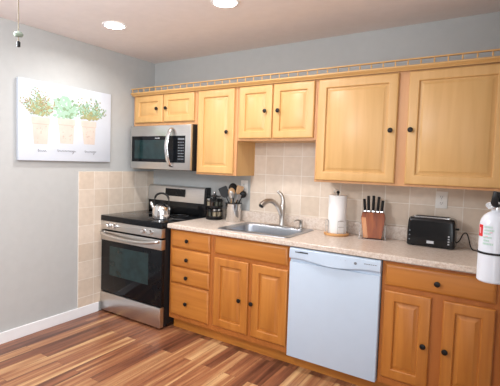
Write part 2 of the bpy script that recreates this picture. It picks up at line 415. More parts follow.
while x < cx1:
    if sp0 is None:
        sp0 = finish('spindle', bm, M['wood_v']); o = sp0
    else:
        o = sp0.copy(); C.objects.link(o)
    o.parent = g; o.location = (x-cx0, 0, .005); x += .0768

# ------------------------------------------------------------------ countertop, sink, faucet
ct = thing('countertop', 'long speckled beige laminate countertop over the base cabinets and dishwasher', 'countertop', (2, -.3, .877))
bm = BM(); TZ0, TZ1 = .877, .915; xa, xb, ya, yb = .792, PX-.003, -.640, -.011
hx0, hx1, hy0, hy1 = 1.285, 1.845, -.530, -.150
outer = [(xa, ya), (xb, ya), (xb, yb), (xa, yb)]; inner = [(hx0, hy0), (hx1, hy0), (hx1, hy1), (hx0, hy1)]
V = {}
for z in (TZ0, TZ1):
    V[z] = [bm.verts.new((x, y, z)) for x, y in outer], [bm.verts.new((x, y, z)) for x, y in inner]
    for i in range(4):
        j = (i+1) % 4; bm.faces.new((V[z][0][i], V[z][0][j], V[z][1][j], V[z][1][i]))
for k in (0, 1):
    for i in range(4):
        j = (i+1) % 4; bm.faces.new((V[TZ0][k][i], V[TZ0][k][j], V[TZ1][k][j], V[TZ1][k][i]))
es = [e for e in bm.edges if all(abs(v.co.y-ya) < 1e-5 for v in e.verts) and abs(e.verts[0].co.z-e.verts[1].co.z) < 1e-5]
bmesh.ops.bevel(bm, geom=es, offset=.006, segments=3, affect='EDGES')
part('worktop', bm, M['counter'], ct)
bm = BM(); box(bm, xa, xb, -.030, -.011, TZ1, 1.012, .004); solo('backsplash_strip', bm, M['counter'], 'low speckled beige laminate strip standing along the back of the countertop', 'backsplash', (2, -.02, TZ1))
sk = thing('kitchen_sink', 'drop-in stainless steel single-bowl sink set into the countertop', 'sink', (1.565, -.33, .915))
bm = BM()
sx0, sx1, sy0, sy1 = 1.250, 1.880, -.570, -.062
def rr(i, z, r): return rrect(hx0+i, hx1-i, hy0+i, hy1-i, r, z)
loft(bm, [rrect(sx0, sx1, sy0, sy1, .035, .9155), rrect(sx0+.001, sx1-.001, sy0+.001, sy1-.001, .035, .9195), rrect(sx0+.008, sx1-.008, sy0+.008, sy1-.008, .03, .9225),
          rr(.004, .9215, .06), rr(.007, .918, .06), rr(.010, .905, .06), rr(.022, .76, .06), rr(.05, .738, .06), rr(.12, .733, .06)], cap0=False)
part('basin', bm, M['sink'], sk)
bm = BM(); lathe(bm, [(.045, .7325), (.045, .7365), (.036, .7375), (.03, .7345), (.004, .7345)], (1.565, -.34, 0)); part('drain', bm, M['chrome'], sk)

FX, FY = 1.602, -.105
f = thing('faucet', 'brushed nickel pull-out faucet with lever handle standing behind the sink', 'faucet', (FX, FY, .9225))
bm = BM(); loft(bm, [rrect(FX-.125, FX+.125, FY-.027, FY+.027, .026, .9222), rrect(FX-.125, FX+.125, FY-.027, FY+.027, .026, .927), rrect(FX-.118, FX+.118, FY-.021, FY+.021, .02, .932)]); part('deck_plate', bm, M['nickel'], f)
bm = BM(); lathe(bm, [(.030, .931), (.029, .94), (.024, .955), (.0225, .99), (.0235, 1.03), (.026, 1.06), (.027, 1.085), (.024, 1.105), (.017, 1.117), (.005, 1.121)], (FX, FY, 0)); part('body', bm, M['nickel'], f)
sd = Vector((-.42, -.91, 0)).normalized()
def fp(d, z): return (FX+sd.x*d, FY+sd.y*d, z)
bm = BM(); tube(bm, spline([fp(.0, .985), fp(.016, 1.035), fp(.05, 1.09), (fp(.095, 1.130)), fp(.145, 1.142), fp(.19, 1.128), fp(.222, 1.102)], 5), [.019]*14+[.020]*8+[.0225]*6+[.024]*3, 14); sp = part('spout', bm, M['nickel'], f)
a, b = Vector(fp(.218, 1.106)), Vector(fp(.227, 1.094)); bm = BM(); tube(bm, [a, b], [.020, .018], 14); part('spray_head', bm, M['black'], sp)
bm = BM(); tube(bm, spline([(FX, FY, 1.09), (FX+.004, FY, 1.13), (FX-.003, FY, 1.168), (FX-.022, FY-.006, 1.198), (FX-.048, FY-.012, 1.217)], 5), [.022]*5+[.018]*5+[.015]*5+[.012]*5+[.009], 12); part('lever_handle', bm, M['nickel'], f)

SX, SY = 1.775, -.105
sd_ = thing('soap_dispenser', 'small brushed nickel soap dispenser pump right of the faucet', 'soap dispenser', (SX, SY, .9225))
bm = BM(); lathe(bm, [(.022, .9222), (.022, .930), (.015, .936), (.013, .955), (.013, .975), (.0135, .976), (.0135, .993), (.009, .998), (.003, .999)], (SX, SY, 0)); part('collar', bm, M['nickel'], sd_)
bm = BM(); tube(bm, spline([(SX, SY, .986), (SX-.02, SY-.03, .994), (SX-.03, SY-.05, .990), (SX-.034, SY-.058, .980)], 4), .0065, 8); part('spout', bm, M['nickel'], sd_)

# ------------------------------------------------------------------ range
rg = thing('kitchen_range', 'free-standing stainless steel and black electric range in the corner', 'stove', (.40, -.35, 0))
rx0, rx1, ry = .013, .786, -.655
bm = BM(); box(bm, rx0, rx1, ry, -.035, .03, .871, .004); 
for x in (rx0+.05, rx1-.05):
    for y in (ry+.06, -.1): box(bm, x-.02, x+.02, y-.02, y+.02, 0, .03)
part('body', bm, M['black'], rg)
bm = BM(); box(bm, rx0-.003, rx1+.003, -.705, -.06, .872, .9225, .008, 3); ck = part('cooktop', bm, M['black_glass'], rg)
for bx, by, br_ in ((.22, -.50, .10), (.57, -.48, .11), (.23, -.22, .075), (.57, -.22, .085)):
    bm = BM(); loft(bm, [[(bx+r*math.cos(2*PI*k/40), by+r*math.sin(2*PI*k/40), z) for k in range(40)] for r, z in ((br_, .9224), (br_, .9229), (br_-.004, .9229), (br_-.004, .9224))], False, False)
    part('burner_ring', bm, M['steel_dark'], ck)
bm = BM(); box(bm, rx0, rx1, -.702, ry, .792, .871, .003); cp = part('control_panel', bm, M['steel'], rg)
for kx in (.125, .215, .578, .664):
    bm = BM(); lathe(bm, [(.024, 0), (.024, .004), (.019, .006), (.0175, .024), (.015, .029), (.003, .030)], (kx, -.702, .834), 20, 'y'); kb = part('control_knob', bm, M['chrome'], cp)
od = None
bm = BM(); box(bm, rx0, rx1, -.695, ry, .200, .782, .004); od = part('oven_door', bm, M['black_glass'], rg)
bm = BM(); box(bm, rx0-.001, rx1+.001, -.702, ry+.004, .690, .777, .003); part('door_band', bm, M['steel'], od)
bm = BM(); box(bm, .132, .630, -.6965, -.690, .365, .640, .001, 1); part('oven_window', bm, M['oven_glass'], od)
pts = spline([(rx0+.03, -.704, .762), (rx0+.05, -.732, .758), (.2, -.750, .742), (.404, -.757, .734), (.61, -.750, .742), (rx1-.05, -.732, .758), (rx1-.03, -.704, .762)], 6)
bm = BM(); tube(bm, pts, .015, 12); part('handle', bm, M['steel'], od)
bm = BM(); box(bm, rx0, rx1, -.703, ry, .018, .194, .006); part('drawer', bm, M['steel'], rg)
# backguard
bm = BM(); box(bm, rx0, rx1, -.075, -.012, .9225, 1.045, .004); part('backguard_base', bm, M['black_gloss'], rg)
bm = BM()
prof = [(-.083, 1.040), (-.076, 1.165), (-.068, 1.188), (-.055, 1.195), (-.015, 1.195), (-.015, 1.040)]
loft(bm, [[(x, y, z) for y, z in prof] for x in (rx0+.003, rx1-.026)]); bg = part('backguard_panel', bm, M['steel'], rg)
bm = BM(); prof2 = [(y-(.004 if y < -.03 else 0), z+(.004 if z > 1.1 else 0)) for y, z in prof]
prof2 = [(-.088, .925)]+prof2[:-1]+[(-.015, .925)]
loft(bm, [[(x, y, z) for y, z in prof2] for x in (rx1-.026, rx1)]); part('end_cap', bm, M['black_gloss'], rg)
bm = BM(); vs = [(.258, -.0825, 1.092), (.520, -.0825, 1.092), (.520, -.0785, 1.168), (.258, -.0785, 1.168)]
loft(bm, [vs, [(x, y-.002, z) for x, y, z in vs]]); part('display', bm, M['black_glass'], bg)

# ------------------------------------------------------------------ microwave
mw = thing('microwave_oven', 'stainless steel over-the-range microwave hanging under the short cabinet', 'microwave', (.455, -.2, 1.362))
mx0, mx1, mz0, mz1, my = .080, .834, 1.362, 1.778, -.402
bm = BM(); box(bm, mx0, mx1, -.375, -.004, mz0, mz1, .003); part('body', bm, M['black'], mw)
bm = BM(); box(bm, mx0, mx1, my, -.374, mz0+.004, mz1-.004, .004); md = part('door', bm, M['steel'], mw)
bm = BM(); box(bm, .096, .772, my-.0015, my+.004, 1.432, 1.676, .001, 1); gl = part('glass_front', bm, M['black_glass'], md)
bm = BM(); box(bm, .135, .560, my-.0022, my, 1.462, 1.640, .0003, 1); part('window', bm, M['oven_glass'], gl)
bm = BM()
for r in range(7):
    for c in range(4):
        box(bm, .690+c*.018, .701+c*.018, my-.0022, my-.001, 1.462+r*.025, 1.470+r*.025)
part('keypad', bm, M['grey_mark'], gl, smooth=0)
bm = BM(); box(bm, .686, .762, my-.0022, my-.001, 1.640, 1.652); part('clock_display', bm, M['grey_mark'], gl, smooth=0)
bm = BM()
for k in range(5): box(bm, .405+k*.0125, .414+k*.0125, my-.0021, my-.001, 1.652, 1.660)
part('badge', bm, M['pale_mark'], gl, smooth=0)
bm = BM(); tube(bm, spline([(.624, my+.002, 1.738), (.620, my-.030, 1.728), (.610, my-.056, 1.66), (.604, my-.066, 1.57), (.610, my-.056, 1.48), (.620, my-.030, 1.412), (.624, my+.002, 1.402)], 6), .024, 14, flat_=.55); part('handle', bm, M['chrome'], md)
bm = BM()
for k in range(14): box(bm, .14+k*.045, .175+k*.045, -.33, -.1, mz0-.0015, mz0+.002)
part('vent_grille', bm, M['black_matte'], mw)

# ------------------------------------------------------------------ dishwasher
dw = thing('dishwasher', 'white built-in dishwasher between the sink cabinet and the right base cabinet', 'dishwasher', (2.245, -.3, 0))
dx0, dx1 = 1.931, 2.539
bm = BM(); box(bm, dx0+.006, dx1-.006, -.585, -.03, .0985, .872); part('tub', bm, M['black_matte'], dw)
bm = BM(); box(bm, dx0+.03, dx1-.03, -.5, -.06, 0, .0985); part('base_frame', bm, M['black_matte'], dw)
bm = BM(); box(bm, dx0, dx1, -.635, -.585, .098, .775, .006, 3); dd = part('door_panel', bm, M['white_app'], dw)
bm = BM()      # control strip with a curved lower lip over a finger recess
n = 24; loops = []
for i in range(n+1):
    u = i/n; x = dx0+(dx1-dx0)*u
    dip = .020*math.sin(PI*min(1, max(0, (u-.08)/.84)))**2
    zl = .796-dip; out = .010*math.sin(PI*min(1, max(0, (u-.08)/.84)))**2
    loops.append([(x, -.588, zl+.006), (x, -.634, zl), (x, -.642-out, zl+.006), (x, -.644-out*.6, zl+.022), (x, -.640, .862), (x, -.630, .872), (x, -.588, .872)])
loft(bm, loops); cs = part('control_panel', bm, M['white_app'], dw)
bm = BM(); box(bm, dx0+.002, dx1-.002, -.622, -.588, .770, .802); part('finger_recess', bm, M['white_app'], dw)
bm = BM()
for k in range(11):
    x = 1.974+k*.0085
    h = .0065 if k < 4 else .009
    box(bm, x, x+.0068, -.6435, -.6385, .842, .842+h, mi=0)
part('brand_lettering', bm, M['dark_mark'], cs, smooth=0)
bm = BM(); lathe(bm, [(.009, .6385), (.009, .6455), (.007, .647)], (2.387, 0, .832), 16, 'y'); part('cycle_button', bm, M['grey_mark'], cs)
bm = BM()
for k in range(6): box(bm, 2.441+k*.013, 2.451+k*.013, -.6435, -.6385, .836, .8405)
part('control_lettering', bm, M['grey_mark'], cs, smooth=0)
for k in range(3):
    bm = BM(); box(bm, 2.259+k*.03, 2.265+k*.03, -.6435, -.6385, .836, .840); part('indicator_mark', bm, M['grey_mark'], cs, smooth=0)

# ------------------------------------------------------------------ kettle
KX, KY, KZ = .585, -.490, .9229
kt = thing('kettle', 'polished stainless steel kettle standing on the stove cooktop', 'kettle', (KX, KY, KZ))
bm = BM(); lathe(bm, [(.02, 0), (.074, 0), (.081, .006), (.083, .03), (.082, .075), (.076, .100), (.060, .119), (.042, .1275), (.037, .1285), (.003, .1285)], (KX, KY, KZ), 36); part('body', bm, M['chrome'], kt)
bm = BM(); lathe(bm, [(.036, .1288), (.035, .134), (.022, .140), (.008, .143), (.007, .147), (.012, .151), (.013, .159), (.008, .164), (.002, .165)], (KX, KY, KZ), 24); part('lid', bm, M['black'], kt)
kd = Vector((-.9, -.30, 0)).normalized()
def kp(d, z): return (KX+kd.x*d, KY+kd.y*d, KZ+z)
bm = BM(); tube(bm, spline([kp(.062, .075), kp(.085, .105), kp(.102, .136), kp(.108, .146)], 4), [.019]*4+[.016]*4+[.013]*4+[.013], 12); sp = part('spout', bm, M['chrome'], kt)
bm = BM(); tube(bm, spline([kp(.061, .10), kp(.072, .150), kp(.058, .205), kp(.02, .228), kp(-.02, .228), kp(-.058, .205), kp(-.072, .150), kp(-.061, .10)], 6), [.005]*10+[.0095]*23+[.005]*10, 10); part('handle', bm, M['black'], kt)

# ------------------------------------------------------------------ spice rack and jars
RX, RY, RZ = .912, -.125, .915
sr = thing('spice_rack', 'black two-tier revolving spice rack beside the stove', 'spice rack', (RX, RY, RZ))
bm = BM(); lathe(bm, [(.070, 0), (.078, .004), (.078, .012), (.02, .014)], (RX, RY, RZ), 30); part('base', bm, M['black'], sr)
bm = BM(); lathe(bm, [(.020, .013), (.018, .22), (.02, .222), (.003, .224)], (RX, RY, RZ), 20); part('post', bm, M['black'], sr)
for z in (.018, .112):
    bm = BM(); lathe(bm, [(.02, z), (.076, z), (.078, z+.003), (.078, z+.018), (.0755, z+.018), (.0755, z+.006), (.02, z+.006)], (RX, RY, RZ), 30); part('tray', bm, M['black'], sr)
    bm = BM(); loft(bm, [[(RX+r*math.cos(2*PI*k/30), RY+r*math.sin(2*PI*k/30), RZ+zz) for k in range(30)] for r, zz in ((.078, z+.058), (.078, z+.066), (.0755, z+.066), (.0755, z+.058))], False, False)
    for k in range(7):
        a = 2*PI*(k+.5)/7; px, py = RX+.0768*math.cos(a), RY+.0768*math.sin(a)
        tube(bm, [(px, py, RZ+z+.017), (px, py, RZ+z+.059)], .0015, 6)
    part('guard_ring', bm, M['black'], sr)
bm = BM(); lathe(bm, [(.030, .210), (.062, .212), (.060, .218), (.024, .226), (.011, .232), (.010, .238), (.015, .244), (.015, .252), (.008, .258), (.002, .259)], (RX, RY, RZ), 24); part('top_cap', bm, M['black_gloss'], sr)
bm = BM(); lathe(bm, [(.0135, .2395), (.0165, .246), (.014, .255), (.003, .2595)], (RX, RY, RZ), 16); part('finial_knob', bm, M['chrome'], sr)
jar0 = None
SPM = ['spice_a', 'spice_b', 'spice_c']
def make_jar(loc, label, grp, sm):
    j = thing('spice_jar', label, 'jar', loc, grp); L = Vector(loc)
    bm = BM(); lathe(bm, [(.016, 0), (.018, .002), (.018, .054), (.014, .059), (.003, .059)], L, 14); part('jar_body', bm, M[sm], j)
    bm = BM(); lathe(bm, [(.0185, .059), (.019, .061), (.019, .074), (.017, .076), (.003, .076)], L, 14); part('lid', bm, M['steel'] if sm == 'spice_a' else M['black'], j)
    return j
protos = {}
for zi, z in enumerate((.0245, .1185)):
    lab = ('small spice jar standing in the lower tier of the black spice rack', 'small spice jar standing in the upper tier of the black spice rack')[zi]
    grp = ('spice jars in the lower tier', 'spice jars in the upper tier')[zi]
    for k in range(7):
        a = 2*PI*k/7+.35*zi; loc = (RX+.0525*math.cos(a), RY+.0525*math.sin(a), RZ+z)
        sm = SPM[(k*2+zi) % 3]
        if sm not in protos: protos[sm] = make_jar(loc, lab, grp, sm)
        else: dup(protos[sm], loc, lab, grp)

# ------------------------------------------------------------------ crock and utensils
QX, QY, QZ = 1.118, -.118, .915
cr = thing('utensil_crock', 'cylindrical brushed steel crock full of cooking utensils', 'utensil holder', (QX, QY, QZ))
bm = BM(); lathe(bm, [(.069, 0), (.071, .003), (.071, .160), (.073, .164), (.0695, .166), (.068, .160), (.068, .006), (.003, .006)], (QX, QY, QZ), 36); part('cylinder', bm, M['crock_steel'], cr)
bm = BM(); lathe(bm, [(.0685, .1615), (.0742, .1625), (.0742, .168), (.0685, .168)], (QX, QY, QZ), 36); part('rim_band', bm, M['black'], cr)
def utensil(name, label, cat, foot, tip, hmat, head, headmat):
    foot = Vector((QX+foot[0], QY+foot[1], QZ+.008)); tip = Vector((QX+tip[0], QY+tip[1], QZ+tip[2])); d = (tip-foot).normalized()
    t = thing(name, label, cat, foot)
    bm = BM(); tube(bm, [foot, foot.lerp(tip, .5), tip], [.005, .0055, .0045], 8); part('handle', bm, M[hmat], t)
    bm = BM(); side = Vector((.83, .55, 0)); side = (side-d*side.dot(d)).normalized(); nrm = d.cross(side)
    if head[0] == 'flat':        # spatula blade
        wd, ln, th = head[1:]; L = []
        for s, k in ((0, .35), (.15, .8), (.3, 1), (.9, 1), (1, .9)):
            c = tip+d*(ln*s-.006); L.append([c+side*wd*k*.5*sx+nrm*th*sy for sx, sy in ((-1, -1), (1, -1), (1, 1), (-1, 1))])
        loft(bm, L)
    else:                        # spoon / ladle bowl : squashed ellipsoid
        wd, ln, th = head[1:]; L = []; n = 9
        for i in range(n+1):
            a = PI*i/n; s = max(.05, math.sin(a)); c = tip+d*(ln*.5*(1-math.cos(a))-.006)
            L.append([c+side*wd*.5*s*math.cos(2*PI*k/14)+nrm*th*s*math.sin(2*PI*k/14) for k in range(14)])
        loft(bm, L)
    part('head', bm, M[headmat], t)
utensil('spatula', 'black slotted spatula leaning furthest left in the steel crock', 'spatula', (.03, .01), (-.058, -.035, .223), 'black', ('flat', 0.081, 0.100, .002), 'black')
utensil('serving_spoon', 'black round serving spoon standing at the back left of the crock', 'spoon', (.02, -.02), (-.03, .035, .260), 'black', ('bowl', 0.081, 0.094, .012), 'black')
utensil('wooden_spoon', 'pale wooden spoon standing in the middle of the crock', 'spoon', (0, -.035), (-.005, -.03, .230), 'spoon_wood', ('bowl', 0.061, 0.083, .008), 'spoon_wood')
utensil('whisk_spoon', 'steel serving spoon standing in front in the crock', 'spoon', (.01, .03), (.012, -.045, .213), 'steel', ('bowl', 0.049, 0.077, .008), 'steel')
utensil('wooden_spatula', 'brown wooden turner standing at the back right of the crock', 'spatula', (-.02, .0), (.038, .02, .250), 'spoon_wood', ('flat', 0.061, 0.083, .003), 'spoon_wood')
utensil('ladle', 'black ladle leaning furthest right in the steel crock', 'ladle', (-.03, .0), (.073, .02, .223), 'black', ('bowl', 0.063, 0.068, .02), 'black')
utensil('pasta_fork', 'dark handled fork crossing low at the right of the crock', 'fork', (-.03, -.02), (.062, -.03, .203), 'black', ('flat', 0.032, 0.059, .002), 'steel')

# ------------------------------------------------------------------ paper towels
TX, TY = 2.088, -.150
ph = thing('paper_towel_holder', 'paper towel holder with round wooden base and thin wire hoops', 'paper towel holder', (TX, TY, .915))
bm = BM(); lathe(bm, [(.088, .915), (.093, .918), (.093, .930), (.089, .934), (.003, .934)], (TX, TY, 0), 40); part('base', bm, M['bamboo'], ph)
bm = BM(); tube(bm, [(TX, TY, .933), (TX, TY, 1.235)], .006, 10); lathe(bm, [(.006, 1.232), (.011, 1.238), (.012, 1.246), (.007, 1.254), (.001, 1.256)], (TX, TY, 0), 14); part('rod', bm, M['black'], ph)
bm = BM(); dr = Vector((.82, -.57, 0)); 
tube(bm, spline([(TX-.012, TY, 1.225), (TX-.030, TY-.004, 1.238), (TX-.028, TY-.004, 1.258), (TX-.005, TY, 1.262), (TX+.006, TY, 1.252)], 5), .003, 8); part('top_loop', bm, M['steel'], ph)
for ang in (222, 312, 2, 110):
    a = math.radians(ang); bm = BM(); R_ = .0815
    def hp(da, z): return (TX+R_*math.cos(a+da), TY+R_*math.sin(a+da), z)
    tube(bm, [hp(-.30, .933), hp(-.30, .98), hp(-.30, 1.030), hp(-.15, 1.032), hp(0, 1.032), hp(.15, 1.032), hp(.30, 1.030), hp(.30, .98), hp(.30, .933)], .0028, 8)
    tube(bm, [hp(-.30, .985), hp(-.1, .986), hp(.1, .986), hp(.30, .985)], .0022, 6)
    part('wire_hoop', bm, M['nickel'], ph)
bm = BM(); lathe(bm, [(.022, .9345), (.066, .9345), (.0675, .937), (.0675, 1.218), (.066, 1.2205), (.022, 1.2205)], (TX, TY, 0), 40)
for fce in [q for q in bm.faces if len(q.verts) == 40]: bm.faces.remove(fce)
r0 = [v for v in bm.verts if abs(math.hypot(v.co.x-TX, v.co.y-TY)-.022) < 1e-4]
lo = sorted([v for v in r0 if v.co.z < 1], key=lambda v: math.atan2(v.co.y-TY, v.co.x-TX)); hi = sorted([v for v in r0 if v.co.z > 1], key=lambda v: math.atan2(v.co.y-TY, v.co.x-TX))
for i in range(40): bm.faces.new((lo[i], lo[(i+1) % 40], hi[(i+1) % 40], hi[i]))
solo('paper_towel_roll', bm, M['paper'], 'white roll of paper towels standing on the wooden holder', 'paper towel', (TX, TY, .9345))

# ------------------------------------------------------------------ knife block and knives
BX, BYk, BZ = 2.352, -.135, .915
kb_ = thing('knife_block', 'reddish brown wooden knife block in a thin steel wire stand', 'knife block', (BX, BYk, BZ))
lean = math.radians(8)
RB = Matrix.Rotation(math.radians(14), 4, 'Z')
def bp(x, y, z):       # block space (tilted back a little, turned to the left) -> world
    v = Vector((x, y+math.tan(lean)*z, z)); v = RB @ v; return Vector((BX, BYk, BZ))+v
def block_loop(w, d, z, x_=0): return [bp(x_-w/2, -d/2, z), bp(x_+w/2, -d/2, z), bp(x_+w/2, d/2, z), bp(x_-w/2, d/2, z)]
bm = BM(); loft(bm, [block_loop(.126, .085, .010), block_loop(.160, .095, .135), block_loop(.166, .095, .158), block_loop(.150, .092, .196)])
es = list(bm.edges); bmesh.ops.bevel(bm, geom=es, offset=.003, segments=2, affect='EDGES'); part('block', bm, M['block_wood'], kb_)
bm = BM(); 
def strip(z, xl, xr): 
    return [bp(xl, -.0475-.001, z), bp(xr, -.0475-.001, z), bp(xr, -.040, z), bp(xl, -.040, z)]
L = []
for z, w_ , dd_ in ((.0125, .126, .085), (.135, .160, .095), (.158, .166, .095)):
    xl = -w_/2+.003; y_ = -dd_/2-.0012
    L.append([bp(xl, y_, z), bp(xl+.030, y_, z), bp(xl+.030, y_+.006, z), bp(xl, y_+.006, z)])
loft(bm, L); part('pale_edge_strip', bm, M['block_wood_light'], kb_)
bm = BM()
for s in (-1, 1):
    tube(bm, [bp(s*.092, -.055, .004), bp(s*.086, -.052, .03), bp(s*.085, -.05, .105), bp(s*.088, -.02, .112), bp(s*.088, .04, .112)], .0028, 8)
    tube(bm, [bp(s*.092, -.055, .003), bp(s*.075, -.06, .003), bp(s*.06, .05, .003)], .0028, 8)
tube(bm, [bp(-.06, .05, .003), bp(.06, .05, .003)], .0028, 8); tube(bm, [bp(-.03, -.05, .003), bp(-.03, .05, .003)], .0028, 8)
tube(bm, [bp(-.075, -.06, .003), bp(.075, -.06, .003)], .0028, 8)
part('wire_stand', bm, M['chrome'], kb_)
ORD = ['leftmost of the five, shortest', 'second from the left', 'middle one of the five', 'fourth from the left', 'rightmost of the five']
for i, (xo, ln, tl) in enumerate(((-.058, .094, -.10), (-.033, .118, -.05), (-.002, .120, 0), (.029, .114, .05), (.056, .088, .07))):
    b0 = bp(xo, -.012, .197); up = (bp(xo+tl*.1, -.012, .297)-b0).normalized(); sd3 = RB.to_3x3() @ Vector((0, 1, 0)); sd3 = (sd3-up*sd3.dot(up)).normalized(); nx = up.cross(sd3)
    k = thing('kitchen_knife', 'black handled steel kitchen knife in the wooden block, '+ORD[i], 'knife', b0, 'knives in the wooden block')
    bm = BM(); L = []
    for s, wd, th, sh in ((0.05, .0125, .0088, 0), (.12, .0135, .0098, 0), (.45, .0145, .0105, .001), (.8, .0135, .0098, .002), (.95, .0155, .0105, .004), (1, .0125, .0085, .005)):
        c = b0+up*ln*s+sd3*-sh; L.append([c+sd3*wd*math.cos(2*PI*q/12)+nx*th*math.sin(2*PI*q/12) for q in range(12)])
    loft(bm, L); hd = part('handle', bm, M['black'], k)
    bm = BM()
    for s in (.3, .5, .7):
        c = b0+up*ln*s; tube(bm, [c-nx*.0112, c+nx*.0112], .0038, 8)
    part('rivets', bm, M['chrome'], hd)
    bm = BM(); loft(bm, [[b0+up*z+sd3*.012*a_+nx*.0075*b_ for a_, b_ in ((-1, -1), (1, -1), (1, 1), (-1, 1))] for z in (.0005, .008)]); part('bolster', bm, M['chrome'], k)

# ------------------------------------------------------------------ toaster
ts = thing('toaster', 'wide glossy black toaster with chrome trimmed slots on the right of the counter', 'toaster', (2.745, -.12, .915))
tx0, tx1, ty0, ty1 = 2.597, 2.888, -.195, -.045
bm = BM(); L = []
for i, z, r in ((.005, .920, .014), (0, .925, .016), (0, 1.02, .016), (.003, 1.085, .018), (.006, 1.102, .02), (.013, 1.1105, .02), (.02, 1.112, .02)):
    L.append(rrect(tx0+i, tx1-i, ty0+i*.8, ty1-i*.8, r, z))
loft(bm, L); part('housing', bm, M['black_gloss'], ts)
bm = BM()
for x in (tx0+.04, tx1-.04):
    for y in (ty0+.03, ty1-.03): lathe(bm, [(.010, .915), (.010, .922)], (x, y, 0), 12)
part('feet', bm, M['black_matte'], ts)
for yy in (-.150, -.093):
    bm = BM(); loft(bm, [rrect(tx0+.034, tx1-.034, yy-.019, yy+.019, .008, z) for z in (1.1122, 1.1175)]); sl = part('slot_trim', bm, M['chrome'], ts)
    bm = BM(); box(bm, tx0+.042, tx1-.042, yy-.011, yy+.011, 1.1172, 1.1182); part('slot', bm, M['black_matte'], sl)
for r in range(4):
    bm = BM(); box(bm, tx1-.040, tx1-.030, ty0-.0012, ty0+.004, .945+r*.017, .953+r*.017); part('button', bm, M['pale_mark'], ts, smooth=0)
bm = BM(); box(bm, 2.723, 2.766, ty0-.0012, ty0+.004, .942, .960); part('badge', bm, M['pale_mark'], ts, smooth=0)
for r in range(3):
    bm = BM(); box(bm, tx0+.014, tx0+.022, ty0-.0010, ty0+.004, .955+r*.03, .962+r*.03); part('button', bm, M['grey_mark'], ts, smooth=0)
bm = BM(); box(bm, tx1-.004, tx1+.016, -.135, -.105, 1.04, 1.052, .003); part('lever', bm, M['black'], ts)
bm = BM(); tube(bm, spline([(tx1-.006, -.08, .945), (2.905, -.075, .965), (2.925, -.07, 1.012), (2.945, -.072, 1.018), (2.962, -.085, .975), (2.972, -.11, .945), (2.99, -.12, .921), (3.03, -.11, .9195), (3.09, -.09, .9195), (3.14, -.07, .9195)], 6), .0036, 8); part('power_cord', bm, M['black'], ts)

# ------------------------------------------------------------------ outlets
def outlet(x, z, label, kind):
    t = thing('wall_outlet', label, 'outlet', (x, -.0095 if x > 1.23 else 0, z)); y0 = ORG[t].y
    bm = BM(); box(bm, x-.037, x+.037, y0-.006, y0, z-.059, z+.059, .003); part('cover_plate', bm, M['plate'], t)
    for dz in (-.021, .021):
        bm = BM(); box(bm, x-.016, x+.016, y0-.0085, y0-.005, z+dz-.014, z+dz+.014, .002); so = part('socket', bm, M['white_plastic'], t)
        bm = BM(); box(bm, x-.007, x-.005, y0-.009, y0-.008, z+dz-.004, z+dz+.007); box(bm, x+.005, x+.007, y0-.009, y0-.008, z+dz-.004, z+dz+.006); lathe(bm, [(.0025, .0082-y0-.0), (.0025, .009-y0)], (x, 0, z+dz-.009), 8, 'y'); part('slots', bm, M['dark_mark'], so)
    bm = BM(); lathe(bm, [(.003, .0055-y0), (.003, .0072-y0)], (x, 0, z), 10, 'y'); part('screw', bm, M['pale_mark'], t)
outlet(1.158, 1.228, 'white double outlet on the wall behind the utensil crock', 0)
outlet(2.777, 1.228, 'white double outlet on the tiles above the toaster', 0)

# ------------------------------------------------------------------ fire extinguisher on the short right wall
EX, EY = 3.126, -1.58
er = .047
ex = thing('fire_extinguisher', 'white fire extinguisher with red label hanging at the right end of the counter', 'fire extinguisher', (EX, EY, 1.056))
bm = BM(); lathe(bm, [(.030, 1.056), (er-.004, 1.057), (er, 1.062), (er, 1.252), (er-.003, 1.268), (er-.011, 1.283), (er-.024, 1.294), (.015, 1.298), (.014, 1.306), (.004, 1.307)], (EX, EY, 0), 40); cyl = part('cylinder', bm, M['ext_white'], ex)
def cpatch(bm, r, a0, a1, z0, z1, n=8, mi=0):
    L = []
    for i in range(n+1):
        a = math.radians(a0+(a1-a0)*i/n); L.append([(EX+q*math.cos(a), EY+q*math.sin(a), z) for q, z in ((r, z0), (r, z1), (r-.002, z1), (r-.002, z0))])
    loft(bm, L, mi=mi)
# bearings on the cylinder: 180 faces the left wall, 270 faces the camera side
bm = BM(); cpatch(bm, er+.0008, 197, 223, 1.212, 1.252); part('red_label', bm, M['red'], cyl)
bm = BM(); cpatch(bm, er+.0012, 206, 213, 1.222, 1.242, 3); part('flame_mark', bm, M['pink_mark'], cyl)
bm = BM()
rr_ = random.Random(3)
for z, a0, a1 in ((1.243, 229, 262), (1.232, 231, 268), (1.221, 230, 255), (1.208, 227, 262), (1.197, 229, 250), (1.186, 227, 266)):
    a = a0
    while a < a1:
        st = rr_.uniform(3, 6); cpatch(bm, er+.0008, a, a+st-1.2, z, z+.0065, 2); a += st+.8
part('instruction_lettering', bm, M['green_mark'], cyl, smooth=0)
bm = BM()
for z, a0, a1 in ((1.2275, 252, 262), (1.213, 236, 246)): cpatch(bm, er+.0012, a0, a1, z, z+.003, 2)
part('pink_lettering', bm, M['pink_mark'], cyl, smooth=0)
bm = BM(); lathe(bm, [(.015, 1.304), (.015, 1.318), (.012, 1.322), (.012, 1.334), (.003, 1.336)], (EX, EY, 0), 18); vv = part('valve', bm, M['chrome'], ex)
bm = BM(); lathe(bm, [(.012, 0), (.012, .010), (.010, .012), (.002, .012)], (EX-.020, EY-.012, 1.318), 18, 'y'); tube(bm, [(EX, EY, 1.318), (EX-.02, EY-.012, 1.318)], .005, 8); part('pressure_gauge', bm, M['chrome'], vv)
bm = BM(); tube(bm, spline([(EX+.004, EY, 1.318), (EX-.006, EY-.022, 1.322), (EX-.006, EY-.030, 1.345), (EX-.002, EY-.028, 1.366)], 5), [.011]*8+[.010]*8, 10, flat_=.7); part('lever_handle', bm, M['black'], ex)
